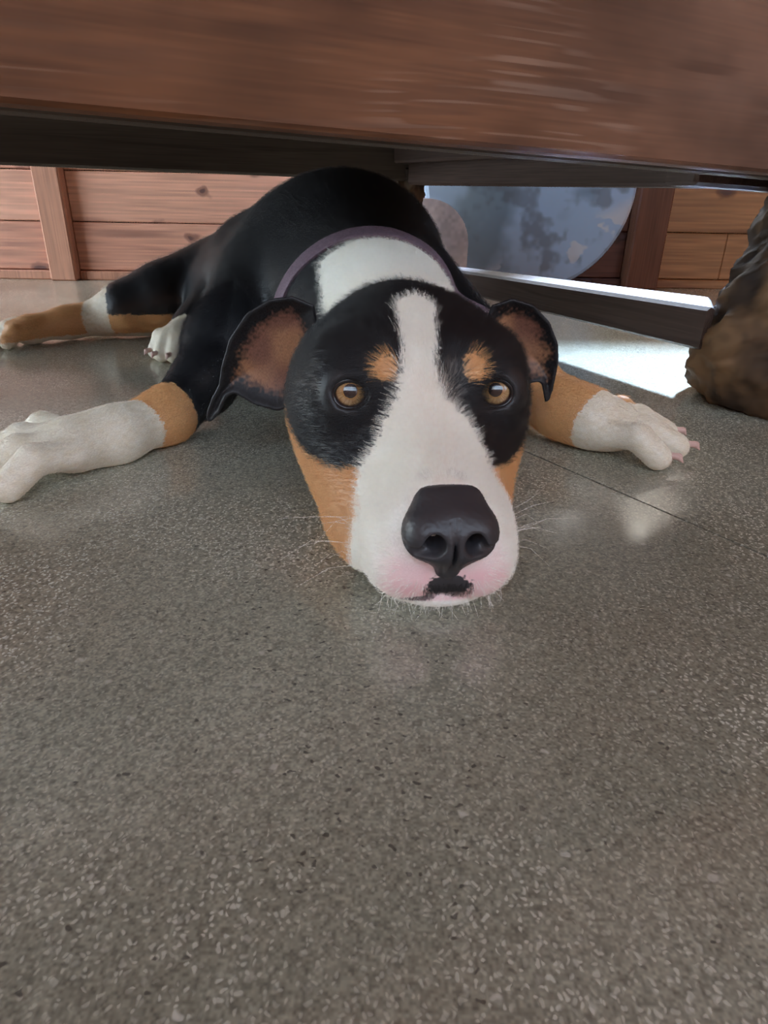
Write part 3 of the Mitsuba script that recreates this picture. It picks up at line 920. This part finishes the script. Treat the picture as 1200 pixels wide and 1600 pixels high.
# collar: a band laid round the neck
e1 = np.cross(CN, [0, 0, 1.0])
e1 /= np.linalg.norm(e1)
e2 = np.cross(e1, CN)
from scipy.interpolate import RegularGridInterpolator
field = RegularGridInterpolator(dog.g, dog.D, bounds_error=False, fill_value=0.2)
phi = np.linspace(0, 2 * np.pi, 120, endpoint=False)
rows = []
for wofs in (-0.0075, 0.0075):
    rad = []
    for a in phi:
        dvec = e1 * math.cos(a) + e2 * math.sin(a)
        rr = np.arange(0.02, 0.15, 0.001)
        P = CC + CN * wofs + rr[:, None] * dvec
        f = field(P)
        hit = np.argmax(f > 0) if (f > 0).any() else len(rr) - 1
        lim = (P[:, 2] < 0.004).argmax() if (P[:, 2] < 0.004).any() else len(rr) - 1
        rad.append(rr[min(hit, lim)])
    rad = np.array(rad)
    for _ in range(6):
        rad = (np.roll(rad, 1) + rad + np.roll(rad, -1)) / 3
    rows.append(rad)
loops = []
for (k, wofs, o) in ((0, -0.0075, -0.002), (0, -0.0085, 0.0018), (0, -0.0070, 0.0032), (1, 0.0070, 0.0032), (1, 0.0085, 0.0018), (1, 0.0075, -0.002)):
    loops.append(CC + CN * wofs + (rows[k] + o)[:, None] * (np.cos(phi)[:, None] * e1 + np.sin(phi)[:, None] * e2))
P = np.stack(loops, 0)
nl, n = len(loops), 120
ii, jj = np.meshgrid(np.arange(nl), np.arange(n), indexing='ij')
q = np.stack([ii * n + jj, ((ii + 1) % nl) * n + jj, ((ii + 1) % nl) * n + (jj + 1) % n, ii * n + (jj + 1) % n], -1).reshape(-1, 4)
m = trimesh.Trimesh(P.reshape(-1, 3), np.vstack([q[:, [0, 1, 2]], q[:, [0, 2, 3]]]), process=False)
if m.volume < 0:
    m.invert()
m.vertices[:, 2] = np.maximum(m.vertices[:, 2], 0.001)


def webbing(p, n, uv):
    return mix((0.10, 0.066, 0.085), (0.17, 0.12, 0.145), noise(p.x * 900, p.y * 900, p.z * 900))


scene['m_collar'] = pr(proc(webbing), 0.75, 0.3)
put('dog__collar', m, 'm_collar', 40)
tag('dog__collar', 'mauve webbing collar')

# whiskers and short coat hair


def curves(key, roots, tips, sag, r0, r1, bsdf):
    """Hairs from roots to tips, three points each."""
    import os
    os.makedirs(meshkit.FOLDER, exist_ok=True)
    path = f'{meshkit.FOLDER}/{key}.txt'
    mid = (roots + tips) / 2 + sag
    rows = np.stack([np.c_[roots, np.full(len(roots), r0)], np.c_[mid, np.full(len(roots), (r0 + r1) / 2)], np.c_[tips, np.full(len(roots), r1)]], 1)
    fmt = '\n'.join(['%.5f %.5f %.5f %.6f'] * 3) + '\n'
    with open(path, 'w') as out:
        out.write('\n'.join([fmt % tuple(q) for q in rows.reshape(len(rows), 12)]))
    scene[key] = {'type': 'linearcurve', 'filename': path, 'bsdf': {'type': 'ref', 'id': bsdf}}


scene['m_hair_white'] = pr((0.80, 0.775, 0.69), 0.5, 0.3)
scene['m_hair_black'] = pr((0.0075, 0.008, 0.0095), 0.42, 0.4)
scene['m_hair_tan'] = pr((0.60, 0.325, 0.135), 0.5, 0.3)
NH = 120000
V, Fc, VN = np.array(BODY.vertices), np.array(BODY.faces), np.array(BODY.vertex_normals)
tri = V[Fc]
cen = tri.mean(1)
area = np.linalg.norm(np.cross(tri[:, 1] - tri[:, 0], tri[:, 2] - tri[:, 0]), axis=1) / 2
fn = VN[Fc].mean(1)
fn /= np.linalg.norm(fn, axis=1, keepdims=True)
tocam = cam - cen
dist = np.linalg.norm(tocam, axis=1)
vis = np.clip(((fn * tocam).sum(1) / dist + 0.25) / 0.4, 0, 1)       # hair where the dog is seen from about here
q = cen - HN
ct, cs_ = q @ HT, q @ HS
headness = np.clip((0.21 - ct) / 0.02, 0, 1) * (np.abs(cs_) < 0.09)
w = area * vis * (0.35 / dist) ** 2 * (cen[:, 2] > 0.004)
bare = np.zeros(len(cen))
for e in EYES:
    bare = np.maximum(bare, np.linalg.norm(cen - e, axis=1) < 0.0165)
bare = np.maximum(bare, np.linalg.norm((cen - hl(0.013, 0, 0.045)) / np.array([1, 1, 1.0]), axis=1) < 0.0245)
w *= 1 - bare
pick = rng.choice(len(w), NH, p=w / w.sum())
b = rng.random((NH, 2))
b = np.where(b.sum(1, keepdims=True) > 1, 1 - b, b)
bw = np.c_[1 - b.sum(1), b]
root = (tri[pick] * bw[..., None]).sum(1)
nn = (VN[Fc[pick]] * bw[..., None]).sum(1)
nn /= np.linalg.norm(nn, axis=1, keepdims=True)
fw_, ft_ = (BW[Fc[pick]] * bw).sum(1), (BT[Fc[pick]] * bw).sum(1)
hd = headness[pick]
rt_, rs_ = (root - HN) @ HT, (root - HN) @ HS
flow = HT * 1.0 + rs_[:, None] * HS * 14.0 - ZUP * 0.25
body_flow = np.stack([np.where(root[:, 0] < -0.1, -0.5, -0.25), np.ones(NH), -0.45 * np.ones(NH)], 1)
leg = ((root[:, 0] < -0.13) & (root[:, 1] < 0.6)) | (root[:, 0] > 0.09)
body_flow[leg] = np.stack([np.sign(root[leg, 0]), -0.5 * np.ones(leg.sum()), -0.2 * np.ones(leg.sum())], 1)
flow = flow * hd[:, None] + body_flow * (1 - hd[:, None])
flow -= nn * (flow * nn).sum(1, keepdims=True)
flow /= np.linalg.norm(flow, axis=1, keepdims=True) + 1e-9
flow += rng.normal(0, 0.16, (NH, 3))
flow -= nn * (flow * nn).sum(1, keepdims=True)
flow /= np.linalg.norm(flow, axis=1, keepdims=True) + 1e-9
ln = (0.0035 + 0.003 * np.clip(rt_ / 0.1, 0, 1)) * hd + np.where((root[:, 2] < 0.05) & (fw_ > -0.002), 0.0022, np.where(root[:, 2] < 0.06, 0.004, 0.0075)) * (1 - hd)
ln *= rng.uniform(0.6, 1.25, NH)
lift = rng.uniform(0.10, 0.34, NH)
tip = root + (flow + nn * lift[:, None]) * ln[:, None]
tip[:, 2] = np.maximum(tip[:, 2], 0.0006)
root = root - nn * 0.0003
sag = nn * (ln * 0.06)[:, None]
jit = rng.normal(0, 0.0009, NH)
isw = fw_ + jit > 0
ist = ~isw & (ft_ + jit > 0)
qz = root[:, 2]
dark = (((rs_ - 0.001) / 0.0115) ** 2 + ((qz - 0.0195) / 0.0075) ** 2 < 1.0) & (rt_ < 0.045)
pinkish = (rt_ < 0.055) & (qz + 0.22 * np.abs(rs_) < 0.040) & (np.abs(rs_) < 0.030)
keep = ~pinkish | dark | (rng.random(NH) < 0.25)
limb = ((root[:, 0] < -0.11) | (root[:, 0] > 0.095)) & (hd < 0.5)
scene['m_hair_cream'] = pr((0.62, 0.55, 0.44), 0.5, 0.3)
for nm, sel in (('white', isw & ~dark & keep & ~limb), ('cream', isw & limb), ('black', (~isw & ~ist) | dark), ('tan', ist & ~dark)):
    r = 0.00006 + 0.00004 * (1 - hd[sel]).mean()
    curves(f'dog__{nm}_hair', root[sel], tip[sel], sag[sel], 0.00008, 0.00003, f'm_hair_{nm}')
    tag(f'dog__{nm}_hair', f'short {nm} coat hair', kind='stuff')
# whiskers
wr, wt_, wsag = [], [], []
for s in (-1, 1):
    for i in range(10):
        o = BODY.vertices[np.argmin(np.linalg.norm(BODY.vertices - hl(0.040 + 0.026 * rng.random(), s * 0.036, 0.012 + 0.026 * rng.random()), axis=1))]
        L = rng.uniform(0.012, 0.036)
        d = HS * s + HT * rng.uniform(-0.5, 0.8) + ZUP * rng.uniform(-0.7, 0.35)
        d /= np.linalg.norm(d)
        wr.append(o)
        e = o + d * L
        e[2] = max(e[2], 0.001)
        wt_.append(e)
        wsag.append(ZUP * rng.uniform(0.0005, 0.006) + HT * rng.normal(0, 0.002))
for i in range(44):
    o = BODY.vertices[np.argmin(np.linalg.norm(BODY.vertices - hl(0.022, rng.uniform(-0.032, 0.032), rng.uniform(0.003, 0.010)), axis=1))]
    e = o - HT * rng.uniform(0.001, 0.008) + HS * rng.normal(0, 0.003)
    e[2] = max(o[2] - rng.uniform(0.003, 0.008), 0.0008)
    wr.append(o)
    wt_.append(e)
    wsag.append(-HT * rng.uniform(0.0, 0.002))
curves('dog__whiskers', np.array(wr), np.array(wt_), np.array(wsag), 0.00009, 0.00004, 'm_hair_white')
tag('dog__whiskers', 'fine pale whiskers', kind='stuff')
